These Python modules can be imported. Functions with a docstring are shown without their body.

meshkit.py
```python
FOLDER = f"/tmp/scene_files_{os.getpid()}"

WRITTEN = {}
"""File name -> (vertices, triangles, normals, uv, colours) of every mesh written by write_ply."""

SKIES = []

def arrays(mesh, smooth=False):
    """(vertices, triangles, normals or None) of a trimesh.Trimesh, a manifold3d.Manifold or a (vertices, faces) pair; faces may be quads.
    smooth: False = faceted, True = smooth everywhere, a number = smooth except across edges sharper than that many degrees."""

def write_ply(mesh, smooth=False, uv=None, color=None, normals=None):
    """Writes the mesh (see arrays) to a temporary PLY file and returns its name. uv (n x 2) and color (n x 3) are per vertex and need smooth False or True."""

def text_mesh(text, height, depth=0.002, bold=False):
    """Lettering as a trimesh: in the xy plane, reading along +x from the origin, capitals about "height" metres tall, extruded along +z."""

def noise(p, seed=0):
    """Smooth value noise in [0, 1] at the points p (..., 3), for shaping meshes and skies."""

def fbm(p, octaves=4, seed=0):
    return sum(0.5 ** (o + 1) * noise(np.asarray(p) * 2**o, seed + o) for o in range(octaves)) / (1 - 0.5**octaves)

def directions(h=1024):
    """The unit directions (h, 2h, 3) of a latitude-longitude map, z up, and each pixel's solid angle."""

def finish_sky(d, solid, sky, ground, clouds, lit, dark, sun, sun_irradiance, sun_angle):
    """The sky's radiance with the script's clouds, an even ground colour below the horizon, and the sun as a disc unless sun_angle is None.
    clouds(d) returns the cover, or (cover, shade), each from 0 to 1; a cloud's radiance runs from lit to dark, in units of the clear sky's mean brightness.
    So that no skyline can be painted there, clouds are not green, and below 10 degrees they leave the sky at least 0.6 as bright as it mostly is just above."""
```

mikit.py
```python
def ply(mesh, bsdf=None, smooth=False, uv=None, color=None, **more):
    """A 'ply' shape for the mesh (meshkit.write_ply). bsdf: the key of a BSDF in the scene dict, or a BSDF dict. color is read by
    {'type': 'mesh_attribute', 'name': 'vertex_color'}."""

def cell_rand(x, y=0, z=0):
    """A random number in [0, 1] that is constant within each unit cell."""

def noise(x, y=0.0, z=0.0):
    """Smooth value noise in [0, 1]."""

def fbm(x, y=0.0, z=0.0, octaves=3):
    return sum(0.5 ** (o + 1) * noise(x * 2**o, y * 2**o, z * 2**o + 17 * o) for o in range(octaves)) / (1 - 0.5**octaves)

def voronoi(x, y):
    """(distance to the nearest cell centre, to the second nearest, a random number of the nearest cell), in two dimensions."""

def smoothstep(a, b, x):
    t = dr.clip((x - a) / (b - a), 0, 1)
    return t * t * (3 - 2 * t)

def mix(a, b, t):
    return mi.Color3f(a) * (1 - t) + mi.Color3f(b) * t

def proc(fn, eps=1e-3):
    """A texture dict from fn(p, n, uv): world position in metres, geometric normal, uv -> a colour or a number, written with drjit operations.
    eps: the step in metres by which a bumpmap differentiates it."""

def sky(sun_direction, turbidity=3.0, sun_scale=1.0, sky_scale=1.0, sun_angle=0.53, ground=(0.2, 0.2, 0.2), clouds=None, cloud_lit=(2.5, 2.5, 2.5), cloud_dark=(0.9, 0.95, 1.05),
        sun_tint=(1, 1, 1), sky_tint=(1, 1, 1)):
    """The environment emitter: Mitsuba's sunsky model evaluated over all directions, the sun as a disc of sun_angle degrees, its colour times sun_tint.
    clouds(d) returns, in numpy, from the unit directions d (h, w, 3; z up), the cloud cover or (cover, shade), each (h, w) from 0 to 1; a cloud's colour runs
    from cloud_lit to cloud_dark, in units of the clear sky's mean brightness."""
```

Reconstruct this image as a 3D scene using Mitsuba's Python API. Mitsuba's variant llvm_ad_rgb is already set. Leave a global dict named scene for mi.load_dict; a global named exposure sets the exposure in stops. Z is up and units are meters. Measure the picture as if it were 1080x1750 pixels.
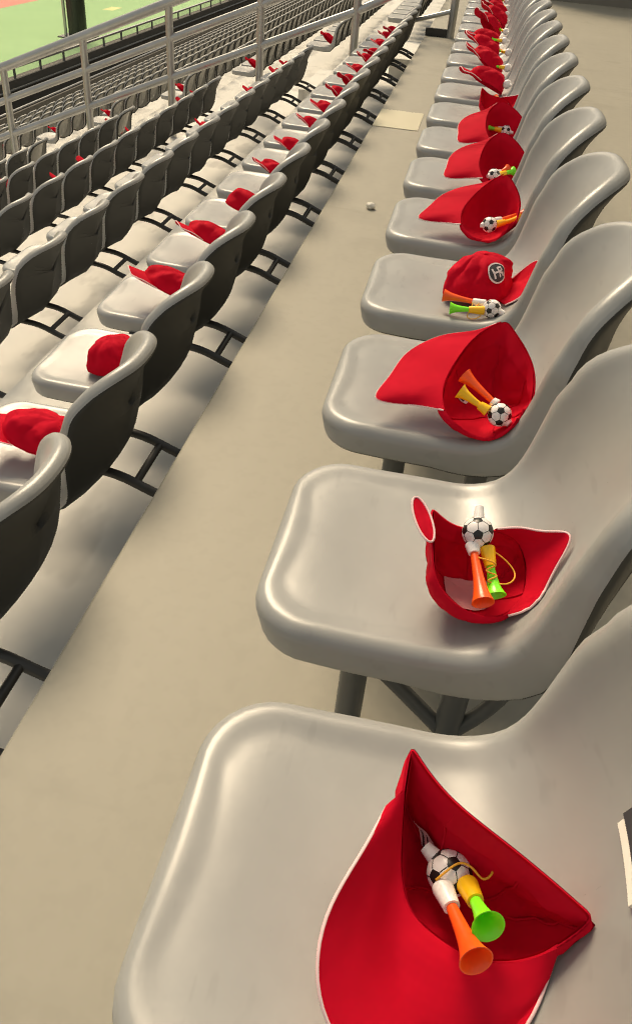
import math, random
import numpy as np, trimesh, drjit as dr, mitsuba as mi, mikit, meshkit
from scipy.interpolate import CubicSpline, PchipInterpolator
from mikit import proc, noise, fbm, mix, smoothstep

T = mi.ScalarTransform4f
scene, labels = {}, {}
rng = random.Random(7)

# ------------------------------------------------------------------ camera, sky, exposure
F, YAW, PITCH, ROLL, CAM_Z = 1360.6, -0.1269, 0.667, 0.0955, 1.171       # focal length in photo pixels (1080 x 1750)
fw = np.array([math.sin(YAW) * math.cos(PITCH), math.cos(YAW) * math.cos(PITCH), -math.sin(PITCH)])
r0 = np.array([math.cos(YAW), -math.sin(YAW), 0]); u0 = np.cross(r0, fw)
rt = r0 * math.cos(ROLL) + u0 * math.sin(ROLL); up = np.cross(rt, fw)
CAM = np.array([0, 0, CAM_Z])
scene['camera'] = {'type': 'perspective', 'fov': math.degrees(2 * math.atan(875 / F)), 'fov_axis': 'y', 'near_clip': 0.02, 'far_clip': 1000.0,
                   'to_world': T().look_at(origin=CAM.tolist(), target=(CAM + fw).tolist(), up=up.tolist())}
scene['sky'] = mikit.sky((-0.32, 0.60, 0.72), turbidity=3, sun_scale=0.42, sun_angle=26, clouds=lambda d: 1.0,
                         cloud_lit=(.74, .735, .70), sun_tint=(1.0, 0.985, 0.925))
exposure = 2.8


def seen(p, margin=60):
    d = np.asarray(p) - CAM; z = d @ fw
    if z < 0.05: return None
    x, y = 540 + F * (d @ rt) / z, 875 - F * (d @ up) / z
    return (x, y, z) if -margin < x < 1080 + margin and -margin < y < 1750 + margin else None


# ------------------------------------------------------------------ materials
def rgb(*c): return {'type': 'rgb', 'value': list(c)}


def plastic_fn(p, n, uv):
    d = fbm(p.x * 5, p.y * 5, p.z * 5, 4)
    s = smoothstep(0.66, 0.8, fbm(p.x * 60, p.y * 22, p.z * 40, 3))
    w = smoothstep(.45, .7, fbm(p.x * 11 + 5, p.y * 11, p.z * 11, 4))
    return mix((.268, .272, .260), (.318, .321, .306), d) * (1 - .07 * s) * (1 - .06 * w)


def plastic_rough(p, n, uv):
    return .27 + .16 * fbm(p.x * 9 + 3, p.y * 9, p.z * 9, 4) + .07 * smoothstep(.55, .7, fbm(p.x * 30, p.y * 30, p.z * 30, 3))


scene['seat_plastic'] = {'type': 'principled', 'base_color': proc(plastic_fn), 'roughness': proc(plastic_rough), 'specular': .7}
scene['back_dark'] = {'type': 'principled', 'base_color': rgb(.048, .050, .048), 'roughness': .5, 'specular': .3}  # rear of the seat shell, much darker than its front
scene['far_plastic'] = {'type': 'principled', 'base_color': rgb(.30, .30, .28), 'roughness': .42, 'specular': .6}


def tan_fn(p, n, uv):
    a = fbm(p.x * 1.6, p.y * 1.6, 0, 4)
    b = fbm(p.x * 14, p.y * 6, 3, 3)
    c = smoothstep(.6, .8, fbm(p.x * 3 + 9, p.y * 3, 1, 4))
    c = c + .8 * smoothstep(.60, .8, fbm(p.x * 4, p.y * 15, 4, 4)) * smoothstep(.4, .65, fbm(p.x * 2, p.y * 2, 8, 2)) + .35 * smoothstep(.5, .75, fbm(p.x * 45, p.y * 45, 2, 3))
    return mix((.285, .268, .214), (.33, .312, .252), a * .7 + b * .3) * (1 - .08 * c)


def pale_fn(p, n, uv):
    a = fbm(p.x * 2.2, p.y * 2.2, 0, 4); c = smoothstep(.55, .75, fbm(p.x * 6 + 4, p.y * 3, 2, 4))
    return mix((.56, .55, .505), (.65, .635, .585), a) * (1 - .22 * c)


def bump_fn(p, n, uv): return .0004 * fbm(p.x * 30, p.y * 30, p.z * 30, 2)


def bumped(b, fn=bump_fn, scale=1.0): return {'type': 'bumpmap', 'arbitrary': {**proc(fn), }, 'scale': scale, 'bsdf': b}


scene['tan_paint'] = bumped({'type': 'principled', 'base_color': proc(tan_fn), 'roughness': .55, 'specular': .35})
scene['brightened_concrete'] = {'type': 'principled', 'base_color': proc(pale_fn), 'roughness': .7, 'specular': .3}  # terrace floor lightened in colour to stand in for the light on it
scene['cream_tone'] = {'type': 'principled', 'base_color': rgb(.50, .465, .335), 'roughness': .6}


def steel_fn(p, n, uv): return mix((.36, .362, .355), (.48, .485, .475), fbm(p.x * 6, p.y * 6, p.z * 3, 4))


scene['rail_steel'] = {'type': 'principled', 'base_color': proc(steel_fn), 'roughness': .33, 'metallic': .7, 'specular': .5}
scene['dark_steel'] = {'type': 'principled', 'base_color': rgb(.035, .035, .033), 'roughness': .45}
scene['post_steel'] = {'type': 'principled', 'base_color': rgb(.10, .105, .10), 'roughness': .4}
scene['end_paint'] = {'type': 'principled', 'base_color': rgb(.24, .225, .19), 'roughness': .8}
scene['dark_wall'] = {'type': 'principled', 'base_color': rgb(.085, .08, .068), 'roughness': .8}
scene['moat_shade'] = {'type': 'principled', 'base_color': rgb(.03, .029, .026), 'roughness': .9}
scene['sky_block_paint'] = {'type': 'principled', 'base_color': rgb(.13, .12, .10), 'roughness': .8}


def weave(p, n, uv):
    return .0005 * (dr.sin(p.x * 3800 + p.z * 1900) * dr.sin(p.y * 3800 + p.z * 1500)) + .0022 * fbm(p.x * 38, p.y * 38, p.z * 38, 3)


def red_fn(p, n, uv):
    return mix((.52, .001, .015), (.63, .002, .024), fbm(p.x * 22, p.y * 22, p.z * 22, 3))


def band_fn(p, n, uv): return mix((.50, .001, .016), (.60, .002, .024), fbm(p.x * 30, p.y * 30, p.z * 30, 3))


scene['red_cloth'] = {'type': 'twosided', 'bsdf': bumped({'type': 'principled', 'base_color': proc(red_fn), 'roughness': .8, 'specular': .12}, weave)}
scene['red_band'] = {'type': 'twosided', 'bsdf': {'type': 'principled', 'base_color': proc(band_fn), 'roughness': .8, 'specular': .15}}
scene['pink_piping'] = {'type': 'principled', 'base_color': rgb(.80, .55, .55), 'roughness': .6}
scene['white_cloth'] = {'type': 'twosided', 'bsdf': {'type': 'principled', 'base_color': rgb(.78, .66, .64), 'roughness': .7}}
scene['pink_lining'] = {'type': 'principled', 'base_color': rgb(.62, .30, .31), 'roughness': .8}
scene['white_plastic'] = {'type': 'principled', 'base_color': rgb(.80, .76, .74), 'roughness': .3, 'specular': .5}
scene['black_plastic'] = {'type': 'principled', 'base_color': rgb(.012, .012, .012), 'roughness': .35}
scene['grey_print'] = {'type': 'twosided', 'bsdf': {'type': 'principled', 'base_color': rgb(.04, .04, .045), 'roughness': .6}}
scene['orange_plastic'] = {'type': 'twosided', 'bsdf': {'type': 'principled', 'base_color': rgb(.90, .10, .012), 'roughness': .28, 'specular': .5}}
scene['green_plastic'] = {'type': 'twosided', 'bsdf': {'type': 'principled', 'base_color': rgb(.22, .86, .02), 'roughness': .28, 'specular': .5}}
scene['yellow_plastic'] = {'type': 'twosided', 'bsdf': {'type': 'principled', 'base_color': rgb(.90, .52, .01), 'roughness': .28, 'specular': .5}}
scene['cord_yellow'] = {'type': 'principled', 'base_color': rgb(.80, .40, .03), 'roughness': .6}
scene['paper'] = {'type': 'twosided', 'bsdf': {'type': 'principled', 'base_color': rgb(.82, .79, .70), 'roughness': .8}}


def turf_fn(p, n, uv):
    return mix((.33, .50, .245), (.37, .54, .275), fbm(p.x * .3, p.y * .3, 0, 4))


scene['turf'] = {'type': 'principled', 'base_color': proc(turf_fn), 'roughness': .9, 'specular': .1}
scene['track_red'] = {'type': 'principled', 'base_color': rgb(.60, .24, .19), 'roughness': .9}
scene['mark_yellow'] = {'type': 'principled', 'base_color': rgb(.66, .62, .26), 'roughness': .8}
scene['ground_dull'] = {'type': 'principled', 'base_color': rgb(.16, .17, .13), 'roughness': .95}
scene['panel_glass'] = {'type': 'thindielectric'}

for _k, _v in list(scene.items()):                       # every opaque material is the same from both sides
    if _v.get('type') in ('principled', 'bumpmap'): scene[_k] = {'type': 'twosided', 'bsdf': _v}

# ------------------------------------------------------------------ helpers
used = {}


def fresh(key):
    n = used.get(key, 0); used[key] = n + 1
    return key if n == 0 else f'{key}_{n:03d}'


def add(key, shape): key = fresh(key); scene[key] = shape; return key


def moved(shape, m): return {**shape, 'to_world': m}


def tag(key, label, cat, group=None):
    labels[key] = {'label': label, 'category': cat}
    if group: labels[key]['group'] = group
    return key


def struct(key, mesh, mat, kind='structure', label=None, smooth=False):
    key = add(key, mikit.ply(mesh, mat, smooth=smooth)); labels[key] = {'kind': kind}
    if label: labels[key]['label'] = label
    return key


def box(x0, x1, y0, y1, z0, z1, bevel=0.0):
    if bevel:
        import manifold3d as mf
        c = []
        for x in (x0 + bevel, x1 - bevel):
            for y in (y0 + bevel, y1 - bevel):
                for z in (z0 + bevel, z1 - bevel):
                    c.append(mf.Manifold.sphere(bevel, 8).translate((x, y, z)))
        m = mf.Manifold.batch_hull(c).to_mesh()
        return trimesh.Trimesh(m.vert_properties[:, :3], m.tri_verts, process=False)
    m = trimesh.creation.box((x1 - x0, y1 - y0, z1 - z0)); m.apply_translation(((x0 + x1) / 2, (y0 + y1) / 2, (z0 + z1) / 2)); return m


def grid_mesh(P, closed_u=False, closed_v=False):
    """P (nu, nv, 3) -> quads"""
    nu, nv = P.shape[:2]; idx = np.arange(nu * nv).reshape(nu, nv)
    if closed_u: idx = np.vstack([idx, idx[:1]])
    if closed_v: idx = np.hstack([idx, idx[:, :1]])
    f = np.stack([idx[:-1, :-1], idx[1:, :-1], idx[1:, 1:], idx[:-1, 1:]], -1).reshape(-1, 4)
    f = np.vstack([f[:, [0, 1, 2]], f[:, [0, 2, 3]]])
    return trimesh.Trimesh(P.reshape(-1, 3), f, process=False)


def spline(pts, n, ends=True):
    p = np.asarray(pts, float); t = np.r_[0, np.cumsum(np.linalg.norm(np.diff(p, axis=0), axis=1) ** .7)]
    return CubicSpline(t, p, bc_type='natural')(np.linspace(0, t[-1], n))


def tube(path, r, n=10, caps=True):
    p = np.asarray(path, float); tg = np.gradient(p, axis=0); tg /= np.linalg.norm(tg, axis=1, keepdims=True)
    a = np.array([0, 0, 1.0]) if abs(tg[0][2]) < .9 else np.array([1.0, 0, 0]); rows = []
    rr = np.broadcast_to(r, len(p)); an = np.arange(n) * 2 * np.pi / n
    for i in range(len(p)):
        x = np.cross(tg[i], a); x /= np.linalg.norm(x); y = np.cross(tg[i], x); a = np.cross(x, tg[i])
        rows.append(p[i] + rr[i] * (np.cos(an)[:, None] * x + np.sin(an)[:, None] * y))
    R = np.array(rows)
    if caps: R = np.concatenate([np.repeat(p[:1, None], n, 1), R, np.repeat(p[-1:, None], n, 1)])
    m = grid_mesh(R, closed_v=True); m.fix_normals() if m.is_watertight else None
    return m


# ------------------------------------------------------------------ the seat shell: x runs from the front lip back, y along the row, z above the pan
MID = np.array([(-.167, -.004), (-.12, 0), (-.05, -.006), (.05, -.010), (.12, -.004), (.168, .014), (.208, .05), (.236, .11), (.257, .17), (.278, .232), (.303, .288), (.332, .326)])
SIDE = np.array([(-.167, -.008), (-.12, 0), (-.05, .001), (.05, .001), (.108, .004), (.146, .022), (.166, .058), (.177, .113), (.186, .170), (.198, .230), (.222, .286), (.254, .326)])
LEN = np.r_[0, np.cumsum(np.linalg.norm(np.diff(MID, axis=0), axis=1))]
MIDS, SIDES, TL = CubicSpline(LEN, MID), CubicSpline(LEN, SIDE), LEN[-1]
HALF = .200


def shell_point(s, t):
    g = np.clip(np.abs(s) / HALF, 0, 1.05)[:, None] ** 2.3
    q = MIDS(t) * (1 - g) + SIDES(t) * g
    return np.stack([q[:, 0], s, q[:, 1]], 1)


def shell_normal(s, t):
    e = 1e-3
    ds = shell_point(s + e, t) - shell_point(s - e, t); dt = shell_point(s, t + e) - shell_point(s, t - e)
    n = np.cross(dt, ds); return n / np.linalg.norm(n, axis=1, keepdims=True)


def outline(n):
    a = np.linspace(0, 2 * np.pi, n, endpoint=False) + np.pi / n
    rc_f, rc_b = .078, .135
    pts = []
    def corner(cx, cy, r, a0, a1, m): return [(cx + r * math.cos(x), cy + r * math.sin(x)) for x in np.linspace(a0, a1, m)]
    P = corner(HALF - rc_f, rc_f, rc_f, -np.pi / 2, 0, 24)
    w = HALF - .012
    P += [(HALF, .15), (HALF - .001, .3), (HALF - .001, .36), (HALF - .004, TL - rc_b - .04)]
    P += [((w - rc_b) + rc_b * math.cos(x) ** .9, TL - rc_b + rc_b * math.sin(x) ** .9) for x in np.linspace(0, np.pi / 2, 26)]
    P = np.array(P)
    # a slight bow of the front edge and of the top edge
    P[:, 1] += -.010 * np.where(P[:, 1] < .03, 1 - (P[:, 0] / HALF) ** 2, 0) * 1.0 + .012 * np.where(P[:, 1] > TL - .05, 1 - (P[:, 0] / HALF) ** 2, 0)
    Q = np.vstack([P, P[::-1] * [-1, 1]])
    Q = np.vstack([Q, Q[:1]])
    d = np.r_[0, np.cumsum(np.linalg.norm(np.diff(Q, axis=0), axis=1))]
    tt = np.linspace(0, d[-1], n, endpoint=False)
    return np.stack([np.interp(tt, d, Q[:, 0]), np.interp(tt, d, Q[:, 1])], 1)


def shell_mesh(n, top=14, roll=6, skirt=3, under=5):
    O = outline(n); S = np.stack([O[:, 0] * 0, np.clip(O[:, 1], .15, TL - .16)], 1)
    L = np.linalg.norm(O - S, axis=1); R = .022; rings = []
    ds = np.r_[np.linspace(0, 1, top) ** .8]
    rim = np.linspace(0, np.pi / 2, roll + 1)
    def ring(frac, drop, grow=0.0):
        q = S + (O - S) * frac[:, None]; p = shell_point(q[:, 0], q[:, 1]); m = shell_normal(q[:, 0], q[:, 1]); return p - m * np.broadcast_to(drop, len(q))[:, None]
    inner = 1 - R / L
    for d in ds:
        dist = (1 - inner * d) * L
        w = np.clip((dist - .020) / .034, 0, 1); w = w * w * (3 - 2 * w)
        rings.append(ring(inner * d, .0048 * w * np.clip((.40 - O[:, 1]) / .12, .25, 1)))
    for a in rim[1:]: rings.append(ring(1 - (R - R * math.sin(a)) / L, R * (1 - math.cos(a))))
    tpos = O[:, 1] / TL
    depth = np.interp(tpos, [0, .3, .5, .62, .9, 1], [.056, .058, .074, .060, .042, .036])
    r2 = .011
    for k in range(1, skirt + 1): rings.append(ring(1 + 0 * L, R + (depth - r2 - R) * k / skirt))
    for a in np.linspace(0, np.pi / 2, max(3, roll - 2))[1:]: rings.append(ring(1 - r2 * (1 - math.cos(a)) / L, depth - r2 + r2 * math.sin(a)))
    cut = len(rings)
    for d in np.linspace(.93, 0, under): rings.append(ring((1 - r2 / L) * d, depth))
    rings = np.array(rings)
    b0 = cut - max(3, roll - 2) + 1
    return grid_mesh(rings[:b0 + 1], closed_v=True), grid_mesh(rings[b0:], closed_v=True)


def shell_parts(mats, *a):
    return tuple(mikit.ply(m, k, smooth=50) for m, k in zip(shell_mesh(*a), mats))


SHELL = {'near': shell_parts(('seat_plastic', 'back_dark'), 112, 22), 'mid': shell_parts(('seat_plastic', 'back_dark'), 56, 12, 4, 1, 2),
         'far': shell_parts(('far_plastic', 'back_dark'), 30, 4, 3, 1, 1)}


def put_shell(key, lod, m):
    scene[key + '__shell'] = moved(SHELL[lod][0], m); scene[key + '__rear_side'] = moved(SHELL[lod][1], m)


_s, _t = np.meshgrid(np.linspace(-HALF, HALF, 41), np.linspace(0, TL, 120), indexing='ij')
_q = shell_point(_s.ravel(), _t.ravel()).reshape(41, 120, 3)


def seat_height(p):
    """Height of the seat surface under points p (..., 3) in seat coordinates."""
    p = np.asarray(p); i = np.clip(((p[..., 1] + HALF) / (2 * HALF) * 40).round().astype(int), 0, 40); out = np.empty(p.shape[:-1])
    for j in np.unique(i): out[i == j] = np.interp(p[..., 0][i == j], np.maximum.accumulate(_q[j, :, 0]), _q[j, :, 2])
    return out


# ------------------------------------------------------------------ setting
EDGE = -0.5755


def row_x(n): return 0.0 if n == 0 else -1.001 - 1.026 * (n - 1)
def row_z(n): return 0.0 if n == 0 else -.485 - .417 * (n - 1)



struct('walkway_floor', box(EDGE, 4.2, -3, 15.4, -.22, 0, .006), 'tan_paint')
NROW = 10
for n in range(1, NROW + 1):
    x1 = EDGE + row_x(n - 1); x0 = EDGE + row_x(n) if n < NROW else -11.3
    struct('terrace_floor', box(x0, x1 - .002, -4, 75, row_z(n) - .6, row_z(n), .006), 'brightened_concrete')
struct('upper_landing', box(EDGE, 4.2, 15.402, 75, -.22, -.002), 'tan_paint')
struct('floor_patch', box(EDGE + .004, -.285, 5.42, 5.93, -.01, .004), 'cream_tone')  # paler cream rectangle across the walkway
# stairs of the cross aisle
for n in range(1, NROW + 1):
    x1 = EDGE + row_x(n - 1)
    struct('aisle_step', box(x1 - .36, x1 - .004, 9.95, 11.35, row_z(n), row_z(n) + .21, .004), 'brightened_concrete')
# ground and pitch
ZF = -6.5
struct('ground', box(-600, 400, -300, 700, ZF - .5, ZF - .012), 'ground_dull')
struct('sports_pitch', box(-29.8, -13.9, -60, 200, ZF - .01, ZF), 'turf')
struct('running_track', box(-48, -29.804, -60, 200, ZF - .01, ZF + .002), 'track_red')
struct('pitch_marking', box(-24.9, -24.2, 58.6, 60.3, ZF - .008, ZF + .005), 'mark_yellow')
struct('moat_floor', box(-13.4, -11.55, -60, 160, ZF - .3, ZF + .006), 'moat_shade')  # near-black floor colour stands in for the shade in the gap

# ------------------------------------------------------------------ seats
Y0R, PHASE = -.114, (0, .630, .770, .900, .920, .74, .60, .83, .55, .70, .9)
ORD = ('zeroth first second third fourth fifth sixth seventh eighth ninth tenth eleventh twelfth thirteenth fourteenth fifteenth sixteenth seventeenth eighteenth nineteenth twentieth').split()


def ordinal(i):
    if i <= 20: return ORD[i]
    tens = {2: 'twenty', 3: 'thirty', 4: 'forty', 5: 'fifty', 6: 'sixty', 7: 'seventy', 8: 'eighty', 9: 'ninety'}
    a, b = divmod(i, 10)
    return f'number {i}' if a > 9 else (tens[a][:-1] + 'ieth' if b == 0 else f'{tens[a]}-{ORD[b]}')


def V(k, v): return mikit.ply(v, k, smooth=40)


POST = mikit.ply(trimesh.creation.cylinder(.023, .385, sections=20), 'post_steel', smooth=40)
BRACE = {-1: mikit.ply(tube([(.147, 0, -.395), (.06, 0, -.305), (-.024, 0, -.22)], .014, 10), 'post_steel', smooth=40), 1: mikit.ply(tube(spline([(.150, 0, -.395), (.205, 0, -.305), (.232, 0, -.19), (.215, 0, -.055)], 12), .014, 10), 'post_steel', smooth=40)}
BEAM = mikit.ply(box(-.06, .11, -.10, .10, -.058, -.040, .004), 'post_steel', smooth=30)

caps_seats = {}                                           # (row, seat) -> world position of the seat


def right_seat(k):
    y = Y0R + .5 * k
    lod = 'near' if k < 7 else 'mid'
    key = fresh('stadium_seat'); m = T().translate([0, y, .43])
    put_shell(key, lod, m)
    for i, x in enumerate((-.024, .147)):
        kk = key + '__post' + ('' if i == 0 else f'_{i:03d}')
        scene[kk] = moved(POST, T().translate([x, y, .43 - .05 - .1925]))
    for i, s in enumerate((-1, 1)): scene[key + '__brace' + ('' if i == 0 else f'_{i:03d}')] = moved(BRACE[s], m)
    scene[key + '__mounting_plate'] = moved(BEAM, m)
    return key


RIGHT = ['grey plastic seat nearest the camera, under the largest red cap',
         'grey plastic seat holding the red cap with the football toy standing upright in it',
         'grey plastic seat under the red cap whose wide brim points left',
         'grey plastic seat with an upright red cap bearing a round badge',
         'grey plastic seat with pointed cap brim and football toy, fifth from the camera',
         'grey plastic seat under the cap with a bright green horn end, sixth from the camera']
scene_order = []
for k in range(1, 20):
    key = right_seat(k)
    lab = RIGHT[k - 1] if k <= 6 else f'grey plastic seat, {ordinal(k)} from the camera in the right-hand row beside the walkway'
    tag(key, lab, 'seat', 'seats of the right-hand row')
    caps_seats[(0, k)] = (0, Y0R + .5 * k, .43)

cand = []
for n in range(1, NROW + 1):
    for k in range(-2, 150):
        y = PHASE[n] + .5 * k
        if 9.72 < y < 11.62: continue
        x, z = row_x(n), .43 + row_z(n)
        s = seen((x + .25, y, z + .25), 40) or seen((x, y, z), 20)
        if s: cand.append((s[2], n, k, x, y, z))
cand.sort()
rank = {}
for n in range(1, NROW + 1):
    for i, c in enumerate(sorted((c for c in cand if c[1] == n), key=lambda c: c[2])): rank[(n, c[2])] = i + 1
rest = []
for i, (d, n, k, x, y, z) in enumerate(cand):
    if i >= 280: rest.append((x, y, z)); continue
    lod = 'near' if n == 1 and k < 7 else 'mid' if d < 9 else 'far'
    key = fresh('stadium_seat')
    put_shell(key, lod, T().translate([x, y, z]))
    if lod != 'far': scene[key + '__mounting_plate'] = moved(BEAM, T().translate([x, y, z]))
    row = f'{ordinal(n)} row below the walkway'
    where = 'dark-backed grey seat' if d < 9 else 'small grey seat'
    tag(key, f'{where}, {ordinal(rank[(n, k)])} from the near end, {row}', 'seat', f'seats of the {row}')
    caps_seats[(n, k)] = (x, y, z)
if rest:
    for nm, mesh, mat in zip(('distant_seats', 'distant_seats__backs'), shell_mesh(22, 3, 3, 1, 1), ('far_plastic', 'back_dark')):
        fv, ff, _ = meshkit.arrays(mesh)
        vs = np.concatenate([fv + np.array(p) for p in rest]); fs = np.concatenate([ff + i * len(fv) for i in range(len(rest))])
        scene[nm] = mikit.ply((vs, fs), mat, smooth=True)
        labels[nm] = {'kind': 'stuff'}
    labels['distant_seats'].update(label='rows of tiny grey seats far down the stand beyond the railing', category='seats')

# support beams and the brackets that hold the rows to the risers
ARM = mikit.ply(tube(spline([(-.02, 0, -.062), (.16, 0, -.066), (.255, 0, -.080), (.335, 0, -.112), (.40, 0, -.128), (.463, 0, -.132)], 18), .0135, 10), 'dark_steel', smooth=40)
CROSS = mikit.ply(tube([(.290, -.1, -.094), (.290, .1, -.094)], .011, 10), 'dark_steel', smooth=40)
for n in (1, 2, 3):
    key = add('support_beam', mikit.ply(box(row_x(n) + .03, row_x(n) + .08, -2, 9.75, .43 + row_z(n) - .115, .43 + row_z(n) - .066, .004), 'dark_steel', smooth=30))
    tag(key, f'long dark steel beam under the seats of the {ordinal(n)} row down from the walkway', 'beam')
    i = 0
    for q in range(0, 12):
        y = 1.75 + .77 * (q - 1.0) - (.09 if q == 0 else 0)
        x, z = row_x(n), .43 + row_z(n)
        if y > 9.6 or not seen((x + .35, y, z - .1), 30): continue
        key = fresh('seat_bracket'); i += 1
        scene[key + '__arm'] = moved(ARM, T().translate([x, y - .1, z])); scene[key + '__arm_001'] = moved(ARM, T().translate([x, y + .1, z]))
        scene[key + '__crossbar'] = moved(CROSS, T().translate([x, y, z]))
        tag(key, f'dark H-shaped steel bracket, {ordinal(i)} from the near end, {ordinal(n)} row below the walkway', 'bracket', f'brackets of row {n} below the walkway')

# ------------------------------------------------------------------ aisle railing that steps down the stand
YR = 9.725
px = [-.316 + row_x(k) for k in range(0, 7)]
key = fresh('aisle_railing')
tag(key, 'steel tube railing with three rails sloping down beside the aisle', 'railing')
for k in range(0, 7):
    b = row_z(k)
    scene[key + '__post' + ('' if k == 0 else f'_{k:03d}')] = mikit.ply(tube([(px[k], YR, b), (px[k], YR, b + .6), (px[k], YR, b + 1.33)], .042, 14), 'rail_steel', smooth=40)
for i, (h, r) in enumerate(((1.35, .052), (1.01, .040), (.63, .040))):
    scene[key + '__rail' + ('' if i == 0 else f'_{i:03d}')] = mikit.ply(tube([(px[k], YR, h + row_z(k)) for k in range(7)], r, 14), 'rail_steel', smooth=40)
scene[key + '__bottom_rail'] = mikit.ply(tube([(-.795, YR, .09), (-.79, YR, .098), (-.55, YR, .17), (-.316, YR, .242)], .022, 12), 'rail_steel', smooth=40)
scene[key + '__kick_plate'] = mikit.ply(box(EDGE, -.32, YR - .02, YR + .02, .001, .075, .004), 'dark_steel', smooth=30)

# ------------------------------------------------------------------ front barrier of the stand, mast, end wall and an added unseen wall
key = fresh('front_barrier_wall'); tag(key, 'low dark grey wall with thin top rail in front of the lowest row', 'wall')
scene[key + '__wall'] = mikit.ply(box(-11.5, -11.304, -40, 150, ZF, -4.03), 'dark_wall')
scene[key + '__top_rail'] = mikit.ply(tube([(-11.4, -40, -4.0), (-11.4, 50, -4.0), (-11.4, 150, -4.0)], .03, 8), 'rail_steel', smooth=40)
key = fresh('pitch_fence'); tag(key, 'pitch-side fence of pale glass panels under a bright top rail', 'fence')
scene[key + '__wall'] = mikit.ply(box(-13.8, -13.5, -40, 150, ZF, -4.16), 'dark_wall')
scene[key + '__pipe'] = mikit.ply(tube([(-13.44, -40, -4.39), (-13.44, 50, -4.39), (-13.44, 150, -4.39)], .035, 8), 'post_steel', smooth=40)
scene[key + '__top_rail'] = mikit.ply(box(-13.64, -13.56, -40, 150, -3.90, -3.84), 'rail_steel')
FP = mikit.ply(box(-.03, .03, -.03, .03, -4.16, -3.9), 'post_steel'); PANEL = mikit.ply(box(-.004, .004, -.82, .82, -4.14, -3.91), 'panel_glass')
j = 0
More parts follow.
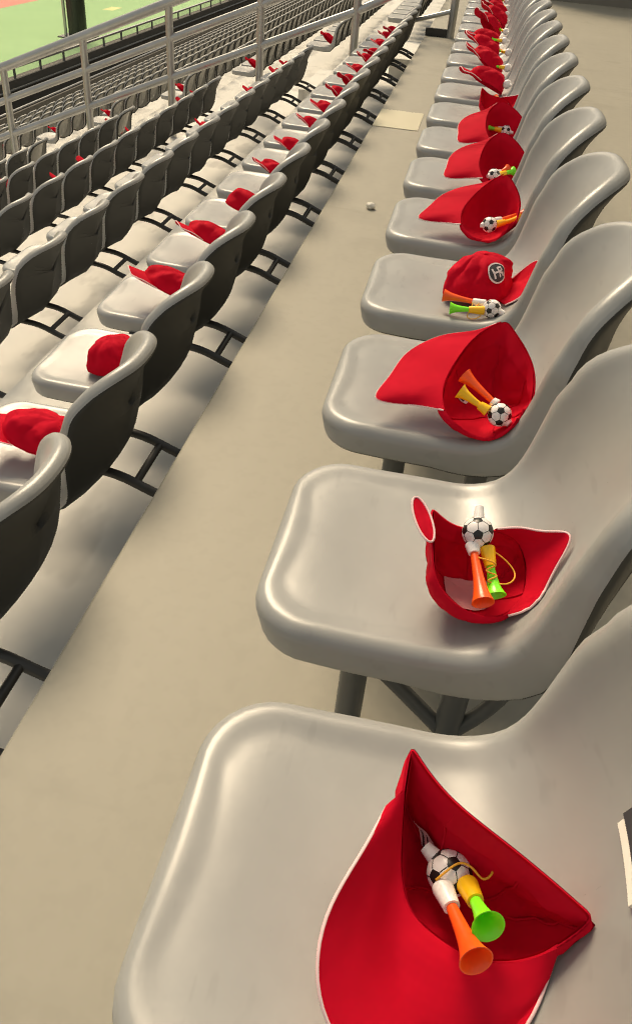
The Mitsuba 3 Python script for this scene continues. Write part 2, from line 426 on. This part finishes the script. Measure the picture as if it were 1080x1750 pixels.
for i in range(60):
    y = 14.7 + 1.72 * i
    if not seen((-13.6, y, -4), 60): continue
    sfx = '' if j == 0 else f'_{j:03d}'
    scene[key + '__post' + sfx] = moved(FP, T().translate([-13.6, y, 0]))
    scene[key + '__panel' + sfx] = moved(mikit.ply(trimesh.Trimesh([(0, -.82, -4.14), (0, .82, -4.14), (0, .82, -3.91), (0, -.82, -3.91)], [(0, 1, 2), (0, 2, 3)], process=False), 'panel_glass') if j == 0 else PANE, T().translate([-13.6, y + .86, 0]))
    if j == 0: PANE = {k: v for k, v in scene[key + '__panel'].items() if k != 'to_world'}
    j += 1
key = fresh('floodlight_mast'); tag(key, 'thick black mast with a pale pipe on its left side beside the pitch', 'mast')
scene[key + '__pole'] = mikit.ply(trimesh.creation.cylinder(.50, 26, sections=24, transform=trimesh.transformations.translation_matrix((-21.75, 47.6, ZF + 13))), 'black_plastic', smooth=40)
scene[key + '__pipe'] = mikit.ply(trimesh.creation.cylinder(.085, 26, sections=14, transform=trimesh.transformations.translation_matrix((-22.30, 47.25, ZF + 13))), 'rail_steel', smooth=40)
scene[key + '__base_plate'] = mikit.ply(box(-22.6, -20.9, 46.8, 48.4, ZF + .001, ZF + .06, .01), 'dark_steel', smooth=30)
key = fresh('end_wall'); tag(key, 'dark grey low wall across the far end of the rear floor', 'wall')
scene[key + '__wall'] = mikit.ply(box(.55, 4.1, 15.2, 15.398, .001, 2.4), 'end_paint')
key = add('sky_block_wall', mikit.ply(box(4.2, 4.5, -3, 75, -.2, 6.5), 'sky_block_paint')); tag(key, 'tall plain dark wall added out of view to block sky light', 'wall')  # out-of-view wall, added to block sky light from the right

# ------------------------------------------------------------------ caps


class Cap:
    """A cloth cap from its rim (front and back curves that meet at both ends), the middle of its crown and its brim's outer edge, in seat coordinates."""

    def __init__(self, front, back, brim, bottom, inner=None, n=44, m=16, bulge=.10, seed=1, fine=True, low=False, dent=1.0, facet=0.0, crease=None):
        f, b = spline(front, n), spline(back, n)
        rim = np.vstack([f, b[::-1][1:-1]])
        for _ in range(3): rim = .5 * rim + .25 * (np.roll(rim, 1, 0) + np.roll(rim, -1, 0))
        D = np.array(bottom, float); self.D = D
        v = np.linspace(0, 1, m)[::-1]
        g = np.sin(v * np.pi / 2) ** .75 * (1 + bulge * np.sin(np.pi * v)); h = 1 - np.cos(v * np.pi / 2) ** 1.0
        P = np.empty((m, len(rim), 3))
        P[:, :, :2] = D[:2] + (rim[None, :, :2] - D[:2]) * g[:, None, None]
        P[:, :, 2] = D[2] + (rim[None, :, 2] - D[2]) * h[:, None]
        if facet:
            th = np.linspace(0, 2 * np.pi, len(rim), endpoint=False)
            P += (P - (D + [0, 0, .3 * (rim[:, 2].mean() - D[2])])) * (-facet * (1 - np.abs(np.cos(3 * th + seed)))[None, :, None] * np.sin(np.pi * v)[:, None, None])
        if True:
            w = (np.sin(np.pi * v) ** .7)[:, None]
            for sc, a in ((26, .006 * dent), (60, .0025 * dent)):
                P[:, :, :2] += w[..., None] * a * np.stack([meshkit.fbm(P * sc, 2, seed) - .5, meshkit.fbm(P * sc, 2, seed + 9) - .5], -1) * 2
        P[:, :, 2] = np.maximum(P[:, :, 2], seat_height(P) + .0035)
        self.grid = P; self.rim = rim
        N = trimesh.Trimesh(P.reshape(-1, 3), grid_mesh(P, closed_v=True).faces, process=False).vertex_normals.reshape(P.shape)
        c = P.mean((0, 1)) - D; flip = np.sign(((P - (D + [0, 0, c[2]])) * N).sum(-1).mean()) or 1
        self.N = N * flip
        t = .0011
        Q = np.concatenate([P - self.N * t, (P + self.N * t)[::-1]]) if False else np.concatenate([(P + self.N * t)[::-1], P - self.N * t])
        self.crown = mikit.ply(grid_mesh(Q, closed_v=True), 'red_cloth', smooth=70)
        # sweatband just inside the rim
        a = max(2, m // 4)
        S = np.concatenate([P[:a] - self.N[:a] * .0032])
        self.band = mikit.ply(grid_mesh(S, closed_v=True), 'red_band', smooth=True)
        # brim
        k = 14
        inn = spline(inner if inner is not None else front, n); out = spline(brim, n)
        u = np.linspace(0, 1, n)
        W = np.linspace(0, 1, k)[:, None, None]
        B = inn[None] * (1 - W) + out[None] * W
        if crease:
            cu = crease[0] + (crease[1] - crease[0]) * W[:, :, 0]
            B[:, :, 2] -= .012 * np.clip(1 - np.abs(u[None] - cu) / .22, 0, 1) * np.minimum(1, W[:, :, 0] * 4)
        B[:, :, 2] = np.maximum(B[:, :, 2], seat_height(B) + .004); out = B[-1]
        BN = trimesh.Trimesh(B.reshape(-1, 3), grid_mesh(B).faces, process=False).vertex_normals.reshape(B.shape)
        tb = .0016
        ring = np.concatenate([B + BN * tb, (B - BN * tb)[::-1]])
        self.brim = mikit.ply(grid_mesh(ring, closed_u=True), 'red_cloth', smooth=60)
        self.edge = mikit.ply(tube(out, .0017, 8), 'pink_piping', smooth=True)
        self.B = B; self.BN = BN
        self.seams, self.stitch = [], []
        if fine and not low:
            for c in np.linspace(0, len(rim), 7)[:-1].astype(int):
                self.seams.append(mikit.ply(tube((P - self.N * .0022)[1:, c], .0012, 6), 'red_band', smooth=True))
            self.stitch = []

    def put(self, m, label, group='red caps laid on the seats', key=None, parts=True):
        key = fresh('red_cap')
        tag(key, label, 'cap', group)
        scene[key + '__crown'] = moved(self.crown, m); scene[key + '__brim'] = moved(self.brim, m)
        if parts:
            scene[key + '__sweatband'] = moved(self.band, m); scene[key + '__brim__edge'] = moved(self.edge, m)
            for i, s in enumerate(self.seams): scene[key + '__crown__seam' + ('' if i == 0 else f'_{i:03d}')] = moved(s, m)
            for i, s in enumerate(self.stitch): scene[key + '__brim__stitching' + ('' if i == 0 else f'_{i:03d}')] = moved(s, m)
        return key


C1 = dict(front=[(.0497, .0746, .125), (.0495, .0363, .1), (.0561, -.0018, .062), (.0686, -.0355, .046), (.0976, -.0541, .04), (.1349, -.0638, .04), (.1709, -.0591, .05), (.1977, -.0463, .065), (.2193, -.0298, .085)],
          back=[(.0497, .0746, .125), (.0699, .0499, .122), (.0954, .0286, .118), (.1426, .0041, .11), (.191, -.0192, .098), (.2193, -.0298, .085)],
          brim=[(0.0365, 0.0244, 0.095), (0.021, -0.0232, 0.098), (0.0022, -0.075, 0.092), (0.0001, -0.111, 0.08), (0.0129, -0.14, 0.062), (0.0524, -0.161, 0.036), (0.119, -0.147, 0.01), (0.1718, -0.1045, 0.022), (0.1968, -0.0448, 0.05)],
          inner=[(.0495, .04, .104), (.0561, -.0018, .062), (.0686, -.0355, .046), (.0976, -.0541, .04), (.1349, -.0638, .04), (.1709, -.0591, .05), (.1940, -.048, .063)],
          bottom=(.1146, .0125, .004))
C2 = dict(front=[(.0429, -.0446, .115), (.0507, -.096, .095), (.0615, -.1271, .07), (.0812, -.1385, .05), (.119, -.145, .035), (.159, -.1294, .03), (.1824, -.0843, .035)],
          back=[(.0429, -.0446, .115), (.0703, -.0452, .095), (.0966, -.0378, .085), (.1325, -.0252, .08), (.1672, -.021, .065), (.1819, -.0485, .05), (.1824, -.0843, .035)],
          brim=[(.1357, -.0254, .083), (.1652, -.0233, .09), (.1931, -.0354, .1), (.2215, -.0471, .11), (.2139, -.0738, .085), (.2021, -.1001, .06), (.1904, -.1202, .045), (.1612, -.1309, .03)],
          inner=[(.1325, -.0252, .08), (.155, -.022, .072), (.1672, -.024, .065), (.1819, -.0485, .05), (.1824, -.0843, .035), (.159, -.1294, .03)],
          bottom=(.120, -.080, .004))
C3 = dict(front=[(.1334, .0015, .15), (.0922, -.0051, .12), (.0562, -.0671, .088), (.0416, -.1336, .062), (.0509, -.1709, .045), (.0944, -.1898, .022), (.1382, -.1902, .014)],
          back=[(.1334, .0015, .15), (.1616, -.0511, .138), (.1825, -.081, .12), (.1934, -.1155, .1), (.1936, -.147, .075), (.1806, -.1745, .048), (.1618, -.1871, .025), (.1382, -.1902, .014)],
          brim=[(.1177, .003, .14), (.0824, .019, .112), (.0415, .0286, .095), (.0056, .0117, .085), (-.0353, -.032, .068), (-.0579, -.1004, .05), (-.0701, -.1507, .036), (-.0208, -.1502, .034), (.0488, -.1696, .045)],
          inner=[(.125, .0012, .145), (.0922, -.0051, .12), (.0562, -.0671, .088), (.0416, -.1336, .062), (.0509, -.1709, .045)],
          bottom=(.148, -.085, .004))
C4 = dict(front=[(.0168, -.0622, .004), (.0442, -.0837, .004), (.0786, -.0917, .004), (.126, -.0879, .006), (.1679, -.0481, .010)],
          back=[(.0168, -.0622, .004), (.025, .0, .004), (.07, .05, .004), (.125, .062, .006), (.172, .03, .012), (.1679, -.0481, .010)],
          brim=[(.170, .020, .03), (.197, .0281, .06), (.2239, .019, .085), (.2219, -.0243, .06), (.205, -.087, .04), (.1913, -.1096, .012), (.160, -.105, .006)],
          inner=[(.170, .030, .02), (.174, .01, .014), (.1679, -.0481, .010), (.150, -.073, .006)],
          bottom=(.098, -.018, .096))


def place(x, y, z, rz=0, ry=0, rx=0, s=1.0, c=(.1, -.03, 0)):
    return T().translate([x, y, z]).translate(list(c)).rotate([0, 0, 1], rz).rotate([0, 1, 0], ry).rotate([1, 0, 0], rx).scale(s).translate([-a for a in c])


def seat_m(n, k, **kw): return place(*caps_seats[(n, k)], **kw)


cap1, cap2, cap3, cap4 = Cap(**C1, seed=1, dent=1.9, crease=(.34, .80)), Cap(**C2, seed=2, dent=1.6), Cap(**C3, seed=3, dent=1.9), Cap(**C4, seed=4, bulge=.0, dent=2.4, facet=.13)
cap1l, cap2l, cap3l, cap4l = (Cap(**c, n=24, m=10, seed=i, low=True, dent=1.6, facet=.12) for i, c in enumerate((C1, C2, C3, C4)))
C5 = dict(front=[(.020, -.035, .002), (.045, -.085, .012), (.09, -.105, .020), (.135, -.088, .014), (.165, -.03, .002)],
          back=[(.020, -.035, .002), (.035, .025, .0), (.075, .060, .0), (.12, .062, .0), (.155, .03, .0), (.165, -.03, .002)],
          brim=[(.035, -.075, .012), (.025, -.110, .0), (.05, -.145, .008), (.09, -.158, .016), (.13, -.150, .008), (.155, -.115, .0), (.150, -.070, .010)],
          inner=[(.040, -.078, .011), (.06, -.096, .016), (.09, -.105, .020), (.12, -.098, .017), (.143, -.08, .011)], bottom=(.095, .012, .074))
cap5 = [Cap(**C5, n=32, m=12, seed=20 + i, low=True, dent=2.2, bulge=.0, facet=.17) for i in range(3)]


def tipped(q, n, k, rz, tilt, dx=0.0, dy=0.0, size=1.0):
    """Where the slumped cap q lies when tipped so that its opening looks to one side; it rests on the seat."""
    x, y, z = caps_seats[(n, k)]
    m = place(0, 0, 0, rz=rz, rx=tilt, s=size, c=(.095, -.01, .0))
    M = np.array(m.matrix); p = q.grid.reshape(-1, 3) @ M[:3, :3].T + M[:3, 3] + [dx, dy, 0]
    lift = (seat_height(p) - p[:, 2]).max()
    return T().translate([x + dx, y + dy, z + lift * .9]) @ m


# ------------------------------------------------------------------ horn toys: a football with two little horns, a mouthpiece and a cord
G = (1 + 5 ** .5) / 2
ICO = np.array([(0, a, b * G) for a in (-1, 1) for b in (-1, 1)] + [(a, b * G, 0) for a in (-1, 1) for b in (-1, 1)] + [(b * G, 0, a) for a in (-1, 1) for b in (-1, 1)], float)
ICO /= np.linalg.norm(ICO[0])
BALL_R = .0205


def ball_patch(c):
    """A raised pentagon on the ball round the direction c."""
    near = [q for q in ICO if 0.3 < q @ c < .9]
    ring = [c + (q - c) / 3 for q in near]
    x = np.cross(c, [.3, .5, .8]); x /= np.linalg.norm(x); y = np.cross(c, x)
    ring.sort(key=lambda q: math.atan2(q @ y, q @ x))
    fine = []
    for a, b in zip(ring, ring[1:] + ring[:1]): fine += [a, a * .67 + b * .33, a * .33 + b * .67]
    fine = np.array(fine); n = len(fine)
    rings = [fine * f + c * (1 - f) for f in (1.0, 1.0, .6, .25)]
    rad = [BALL_R * .985, BALL_R * 1.012, BALL_R * 1.016, BALL_R * 1.016]
    P = np.array([r / np.linalg.norm(r, axis=1, keepdims=True) * q for r, q in zip(rings, rad)] + [np.repeat(c[None] * BALL_R * 1.016, n, 0)])
    return grid_mesh(P, closed_v=True)


def ball_seams():
    out = []
    for i, a in enumerate(ICO):
        for b in ICO[i + 1:]:
            if a @ b > .3:                                   # the stitched line between two white hexagons is the middle third of each icosahedron edge
                p = np.array([a * (1 - t) + b * t for t in np.linspace(.34, .66, 6)]); p = p / np.linalg.norm(p, axis=1, keepdims=True) * BALL_R
                out.append(tube(p, .0005, 5))
    return trimesh.util.concatenate(out)


BALL = mikit.ply(trimesh.creation.icosphere(4, BALL_R), 'white_plastic', smooth=True)
BALL_LOW = mikit.ply(trimesh.creation.icosphere(2, BALL_R), 'white_plastic', smooth=True)
PATCH = [mikit.ply(ball_patch(c), 'black_plastic', smooth=50) for c in ICO]
SEAMS = mikit.ply(ball_seams(), 'black_plastic', smooth=True)


def horn_mesh(p0, p1, r0=.0048, bell=.0145, lip=.0010):
    p0, p1 = np.asarray(p0, float), np.asarray(p1, float); L = np.linalg.norm(p1 - p0)
    u = np.array([0, .1, .3, .5, .7, .82, .92, 1.0]); r = r0 + (.0085 - r0) * u + (bell - .0085) * u ** 5
    prof = [(0, 0)] + [(a, b * L) for a, b in zip(r, u)] + [(bell - lip, L)] + [(a - lip, b * L) for a, b in list(zip(r, u))[::-1][1:-2]] + [(0, .25 * L)]
    m = trimesh.creation.revolve(np.array(prof), sections=28)
    m.apply_transform(trimesh.geometry.align_vectors([0, 0, 1], (p1 - p0) / L)); m.apply_translation(p0)
    return m


def collar(p0, p1, r0, r1):
    p0, p1 = np.asarray(p0, float), np.asarray(p1, float); L = np.linalg.norm(p1 - p0)
    m = trimesh.creation.revolve(np.array([(0, 0), (r0, 0), (r0 * 1.04, .1 * L), (r1, .9 * L), (r1 * .97, L), (0, L)]), sections=24)
    m.apply_transform(trimesh.geometry.align_vectors([0, 0, 1], (p1 - p0) / L)); m.apply_translation(p0); return m


def toy(m, ball, horns, mouth, label, cord=None, spin=(0, 0), detail=True):
    """horns: (colour, end, length of its white or yellow collar)."""
    key = fresh('football_horn'); tag(key, label, 'toy horn', 'football horn toys lying with the caps')
    b = np.asarray(ball, float); R = m @ T().translate(b.tolist()).rotate([0, 0, 1], spin[0]).rotate([1, 0, 0], spin[1])
    scene[key + '__ball'] = moved(BALL if detail else BALL_LOW, R)
    if detail:
        for i, p in enumerate(PATCH): scene[key + '__ball__patch' + ('' if i == 0 else f'_{i:03d}')] = moved(p, R)
        scene[key + '__ball__seams'] = moved(SEAMS, R); labels[key + '__ball__seams'] = {'kind': 'stuff'}
    for col, end, first, c in horns:
        e = np.asarray(end, float); d = (e - b) / np.linalg.norm(e - b)
        off = np.asarray(c, float); s = b + off + d * BALL_R * .80; ee = e; dd = (ee - s) / np.linalg.norm(ee - s); L = np.linalg.norm(ee - s)
        q = s + dd * L * first
        scene[key + f'__{"white" if col == "orange" else "yellow"}_collar'] = moved(mikit.ply(collar(s, q, .0095, .0078), 'white_plastic' if col == 'orange' else 'yellow_plastic', smooth=40), m)
        scene[key + f'__{col}_horn'] = moved(mikit.ply(horn_mesh(q - dd * .004, ee), col + '_plastic', smooth=40), m)
    mo = np.asarray(mouth, float); d = (mo - b) / np.linalg.norm(mo - b)
    scene[key + '__mouthpiece'] = moved(mikit.ply(collar(b + d * BALL_R * .9, mo, .0075, .006), 'white_plastic', smooth=40), m)
    if cord is not None: scene[key + '__cord'] = moved(mikit.ply(tube(spline(cord, 60), .0011, 6), 'cord_yellow', smooth=True), m)
    return key


def S(k): return T().translate([0, Y0R + .5 * k, .43])


cap1.put(S(1), 'large open red cap lying upside down on the nearest seat, its brim toward the camera')
# printed label sewn inside the nearest cap, and the pale edge of its sweatband


def inside(cap, corners, lift, nu=8, nv=8):
    """A small patch on the inside of the crown between four (j, i) grid nodes."""
    (ja, ia), (jb, ib) = corners; P = cap.grid + cap.N * lift
    js, is_ = np.linspace(ja, jb, nu), np.linspace(ia, ib, nv); out = np.empty((nu, nv, 3))
    for a, j in enumerate(js):
        for b, i in enumerate(is_):
            j0, i0 = int(j), int(i); f, g = j - j0, i - i0
            out[a, b] = (P[j0, i0] * (1 - f) + P[j0 + 1, i0] * f) * (1 - g) + (P[j0, i0 + 1] * (1 - f) + P[j0 + 1, i0 + 1] * f) * g
    return grid_mesh(out)


SGN = -1
scene['red_cap__care_label'] = moved(mikit.ply(inside(cap1, ((7.0, 74.2), (10.4, 81.5)), SGN * .0042), 'white_cloth', smooth=True), S(1))
for q, a in enumerate((75.4, 77.6, 79.8)):
    scene['red_cap__care_label__stripe' + ('' if q == 0 else f'_{q:03d}')] = moved(mikit.ply(inside(cap1, ((7.4, a), (10.0, a + .8)), SGN * .0048, 8, 3), 'grey_print', smooth=True), S(1))
scene['red_cap__band_edge'] = moved(mikit.ply(tube((cap1.grid - cap1.N * .004)[2, 12:20], .0012, 6), 'pink_piping', smooth=True), S(1))
scene['red_cap_001__lining'] = moved(mikit.ply(grid_mesh((cap2.grid - cap2.N * .0036)[11:], closed_v=True), 'pink_lining', smooth=True), S(2))
scene['red_cap_002__care_label'] = moved(mikit.ply(inside(cap3, ((7.0, 14.6), (10.2, 17.2)), -.0042), 'white_cloth', smooth=True), S(3))
scene['red_cap_002__care_label__stripe'] = moved(mikit.ply(inside(cap3, ((8.0, 14.9), (9.2, 16.9)), -.0049), 'grey_print', smooth=True), S(3))
cap2.put(S(2), 'open red cap with brim against the backrest, football toy standing in it')
ta = np.linspace(0, 2 * np.pi, 28, endpoint=False)
tc, tu, tv = np.array([.0350, -.066, .108]), np.array([.0165, -.0270, -.010]), np.array([.005, .0135, .004])
tabr = [np.array([tc + (tu * math.cos(a) + tv * math.sin(a)) * f + np.array([-.2, -.1, 1.0]) * d for a in ta]) for f, d in ((.01, .0015), (1, .0015), (1, -.0015), (.01, -.0015))]
scene['red_cap_001__strap_tab'] = moved(mikit.ply(grid_mesh(np.array(tabr), closed_v=True), 'red_cloth', smooth=40), S(2))
scene['red_cap_001__strap_tab__edge'] = moved(mikit.ply(tube(np.vstack([tabr[1], tabr[1][:1]]) - [.0, .0, .0], .0016, 6), 'pink_piping', smooth=True), S(2))
cap3.put(S(3), 'open red cap on its side with wide brim pointing left on the third seat')
k4 = cap4.put(S(4), 'upright red cap with round black and white badge on its crown')

toy(S(1), (.1035, .004, .045), [('orange', (.1236, -.0822, .078), .30, (-.010, -.002, 0)), ('green', (.1319, -.0548, .082), .42, (.008, 0, .003))], (.079, .022, .050),
    'football toy with wide orange and green horn mouths facing the camera, in the nearest cap',
    cord=[(.090, -.012, .058), (.098, -.006, .066), (.110, .003, .068), (.122, .000, .066), (.131, -.004, .062), (.138, .002, .064), (.140, .012, .066), (.146, .018, .072)], spin=(20, 35))
toy(S(2), (.1080, -.052, .092), [('orange', (.1235, -.1483, .060), .16, (-.007, 0, -.004)), ('green', (.1400, -.1229, .052), .40, (.009, 0, -.004))], (.106, -.018, .108),
    'football toy upright in the second cap, orange and green horns pointing down',
    cord=[(.112, -.090, .082), (.122, -.093, .083), (.135, -.092, .076), (.124, -.101, .072), (.138, -.105, .070), (.128, -.112, .066), (.146, -.110, .062), (.160, -.098, .060), (.163, -.082, .060), (.150, -.070, .068), (.130, -.066, .078)], spin=(75, 20))
toy(S(3), (.1440, -.160, .048), [('orange', (.0740, -.110, .086), .12, (.004, .006, .004)), ('yellow', (.0700, -.146, .074), .30, (-.006, -.006, 0))], (.163, -.172, .040),
    'football toy whose orange horn lies across the band of the third cap', spin=(120, 65))
toy(S(4), (.1297, -.1491, .0225), [('orange', (.0190, -.121, .026), .30, (0, .008, .003)), ('green', (.0373, -.1596, .014), .45, (0, -.006, -.002))], (.158, -.156, .018),
    'football toy lying flat on the seat in front of the cap with the badge',
    cord=[(.110, -.160, .012), (.098, -.172, .004), (.080, -.170, .003), (.085, -.155, .016), (.1, -.14, .03), (.09, -.13, .032), (.085, -.15, .02)], spin=(40, 80))

CAPS_R = {5: (cap3l, dict(rz=-6), 'open red cap with sharply pointed brim on the fifth seat from the camera'),
          6: (cap3l, dict(rz=14), 'open red cap with round brim facing the camera on the sixth seat'),
          7: (cap3l, dict(rz=22), 'open dark red cap with small brim on the seventh seat from the camera'),
          8: (cap2l, dict(rz=-8), 'red cap with brim held up against the backrest on the eighth seat')}
for k in range(5, 19):
    if k in CAPS_R:
        c, kw, lab = CAPS_R[k]; m = seat_m(0, k, **kw)
    else:
        c = cap5[k % 3]; lab = f'tipped red cap on the {ordinal(k)} seat of the right-hand row'; m = tipped(c, 0, k, rng.uniform(-85, -35), -rng.uniform(18, 50), dx=rng.uniform(-.06, -.01), size=1.1)
    c.put(m, lab)
toy(S(5), (.1112, -.1506, .050), [('orange', (.205, -.078, .070), .2, (0, .006, .004)), ('yellow', (.190, -.105, .062), .4, (0, -.006, 0))], (.088, -.160, .048),
    'football toy on the pointed brim of the fifth cap, horns toward the backrest', spin=(10, 20))
toy(S(6), (.118, -.135, .046), [('orange', (.160, -.088, .06), .3, (0, .006, 0)), ('green', (.1788, -.0879, .055), .5, (0, -.006, 0))], (.098, -.150, .045),
    'football toy in the sixth cap, its bright green horn mouth outermost', spin=(50, 20))
for k in range(7, 18):
    a = rng.uniform(-.6, .6); b = np.array([.165, -.03, .055]) + [rng.uniform(-.02, .01), rng.uniform(-.05, .05), 0]
    d = np.array([math.cos(a + 2.6), math.sin(a + 2.6), 0])
    toy(S(k), b, [('orange', b + d * .085 + [0, .012, .005], .25, (0, .006, 0)), ('green', b + d * .08 + [0, -.014, .002], .45, (0, -.006, 0))], b - d * .03,
        f'small football toy beside the cap on the {ordinal(k)} seat of the right-hand row', spin=(rng.uniform(0, 360), 30), detail=k < 9)

fit_ = [(abs(q[0] - 47) + abs(q[1] - 350), nk) for nk, p in caps_seats.items() if nk[0] == 3 for q in [seen((p[0] + .17, p[1] + .05, p[2] + .16), 80)] if q]
if fit_:
    p = caps_seats[min(fit_)[1]]
    toy(T().translate(list(p)), (.185, .06, .10), [('orange', (.165, .055, .185), .3, (-.006, 0, 0)), ('green', (.19, .09, .19), .5, (.006, 0, 0))], (.19, .05, .07), 'small football toy standing against a seat back at the left edge, third row down', detail=False)

# badge on the fourth cap: a round patch laid on the crown


def on_crown(cap, j, i, pts, lift):
    """Points of a flat figure (metres) laid on the crown round grid node (j, i)."""
    P, N = cap.grid, cap.N; o = P[j, i]; n = N[j, i] * np.sign(N[j, i][2] or 1)
    ux = np.cross([0, 0, 1.0], n); ux /= np.linalg.norm(ux); uy = np.cross(n, ux); fl = P.reshape(-1, 3); out = []
    for a, b in pts:
        q = o + ux * a + uy * b
        d = np.linalg.norm(fl - q, axis=1); w = np.argsort(d)[:14]; ww = 1 / (d[w] + 1e-4) ** 2; ww /= ww.sum()
        h = ((fl[w] - q) @ n * ww).sum()
        out.append(q + n * (h + lift))
    return np.array(out)


def disc(cap, j, i, r, lift):
    a = np.arange(24) * 2 * np.pi / 24; P = np.array([on_crown(cap, j, i, np.stack([np.cos(a) * r * f, np.sin(a) * r * f], 1), lift) for f in (1, .66, .33, .01)])
    return grid_mesh(P, closed_v=True)


def strip(cap, j, i, path, w, lift):
    p = np.array(path, float); t = np.gradient(p, axis=0); t /= np.linalg.norm(t, axis=1, keepdims=True); nn = np.stack([-t[:, 1], t[:, 0]], 1) * w / 2
    return grid_mesh(np.array([on_crown(cap, j, i, p + nn, lift), on_crown(cap, j, i, p - nn, lift)]))


BJ, BI = 7, 37


def badge(cap, key, m, j, i, r=.026):
    scene[key + '__badge'] = moved(mikit.ply(disc(cap, j, i, r, .0055), 'white_cloth', smooth=True), m)
    scene[key + '__badge__disc'] = moved(mikit.ply(disc(cap, j, i, r * .86, .0064), 'grey_print', smooth=True), m)
    for q, path in enumerate(([(-.45, .5), (-.45, 0), (-.45, -.5)], [(.1, .5), (.1, 0), (.1, -.5)], [(-.45, .05), (-.2, .05), (.1, .05)], [(.1, .45), (.4, .4), (.45, .15), (.1, .0)], [(.1, 0), (.5, -.15), (.5, -.45)])):
        scene[key + '__badge__mark' + ('' if q == 0 else f'_{q:03d}')] = moved(mikit.ply(strip(cap, j, i, np.array(path) * r, r * .19, .0076), 'white_cloth'), m)


badge(cap4, k4, S(4), 8, 37, .024)
scene[k4 + '__crown__button'] = moved(mikit.ply(trimesh.creation.icosphere(2, .0065), 'red_cloth', smooth=True), S(4) @ T().translate([.098, -.018, .097]).scale([1, 1, .6]))

# caps on the lower rows
LEAN = dict(ry=-8)
first = {}
names1 = ['half-hidden red cap at the left edge of the photo, behind the nearest dark seat back', 'red cap with a creased crown on a pale seat of the first lower row', 'flat red cap on the seat left of the walkway, third in the lower row']
POSE1 = {2: (-75, -18, -.03, -.02), 4: (-60, -30, -.03, -.02), 5: (-52, -32, -.03, -.02), 6: (120, 20, -.02, -.02), 7: (-60, -36, .0, 0), 8: (-75, -30, .0, 0)}
for k in range(0, 19):
    if (1, k) not in caps_seats or not 0 < caps_seats[(1, k)][1] < 9.8: continue
    lab = f'red cap, {ordinal(rank[(1, k)])} seat from the near end, first row below the walkway'
    grp = 'red caps on the first lower row'
    if k == 1: cap3l.put(seat_m(1, 1, rz=10, ry=-12, c=(.1, -.1, 0)), lab, grp); continue
    if k == 3: cap4l.put(T().translate([-.03, -.02, 0]) @ seat_m(1, 3, rz=14), lab, grp); continue
    rz, tilt, dx, dy = POSE1.get(k, (rng.uniform(-85, -40), -rng.uniform(22, 40), .01, 0))
    c = cap5[k % 3]; m = tipped(c, 1, k, rz, tilt, dx, dy, 1.12 if k < 7 else .95); key = c.put(m, lab, grp)
    if k == 6: badge(c, key, m, 5, 12)
for n in range(2, 6):
    for k in range(-2, 20):
        if (n, k) in caps_seats and caps_seats[(n, k)][1] < 9.8 and rng.random() < (.4 if n == 2 else .3):
            c = cap5[k % 3]
            c.put(tipped(c, n, k, rng.uniform(-100, -60), -rng.uniform(30, 50), .03, .03, 1.05), f'red cap leaning on a backrest, seat {ordinal(rank[(n, k)])} from the near end, {ordinal(n)} row down', f'red caps on row {n} below the walkway', parts=False)
for n in range(2, NROW + 1):
    ks = sorted(k for (a, k) in caps_seats if a == n and caps_seats[(a, k)][1] > 11)
    for k in ks[:2 if n > 4 else 1]:
        c = cap5[n % 3]; c.put(tipped(c, n, k, -50, -40), f'red cap on the {"end" if k == ks[0] else "second"} seat beyond the aisle in the {ordinal(n)} row down', 'red caps on the end seats beyond the aisle', parts=False)

# litter and the number plate on the nearest backrest
def plate(s0, s1, t0, t1, lift, mat):
    a, b = np.meshgrid(np.linspace(s0, s1, 8), np.linspace(t0, t1, 12), indexing='ij'); sh = a.shape
    p, n = shell_point(a.ravel(), b.ravel()), shell_normal(a.ravel(), b.ravel())
    up_, dn = (p + n * lift).reshape(*sh, 3), (p + n * -.006).reshape(*sh, 3)
    f = grid_mesh(up_).faces; m = len(a.ravel())
    edge = np.r_[np.arange(12), np.arange(1, 8) * 12 + 11, (7 * 12 + np.arange(11))[::-1], (np.arange(1, 7) * 12)[::-1]]
    e2 = np.roll(edge, -1)
    side = np.vstack([np.stack([edge, e2, e2 + m], 1), np.stack([edge, e2 + m, edge + m], 1)])
    return mikit.ply(trimesh.Trimesh(np.vstack([up_.reshape(-1, 3), dn.reshape(-1, 3)]), np.vstack([f, side]), process=False), mat, smooth=30)


t0 = float(np.interp(.112, MID[3:, 1], LEN[3:]))
scene['stadium_seat__number_plate'] = moved(plate(-.034, .040, t0 + .008, t0 + .06, .004, 'paper'), S(1))
scene['stadium_seat__number_plate__panel'] = moved(plate(-.026, .044, t0 + .018, t0 + .052, .0048, 'grey_print'), S(1))
labels['stadium_seat__number_plate'] = {'label': 'cream plate with a dark panel on the backrest'}
pb = trimesh.creation.icosphere(3, .02); pv = np.array(pb.vertices); pb.vertices = pv * (1 + .5 * (meshkit.fbm(pv * 90, 3, 4)[:, None] - .5)) * [1.1, 1, .75]
key = add('crumpled_paper', moved(mikit.ply(pb, 'paper'), T().translate([-.364, 3.782, .014]))); tag(key, 'small crumpled white paper ball on the tan walkway', 'litter')
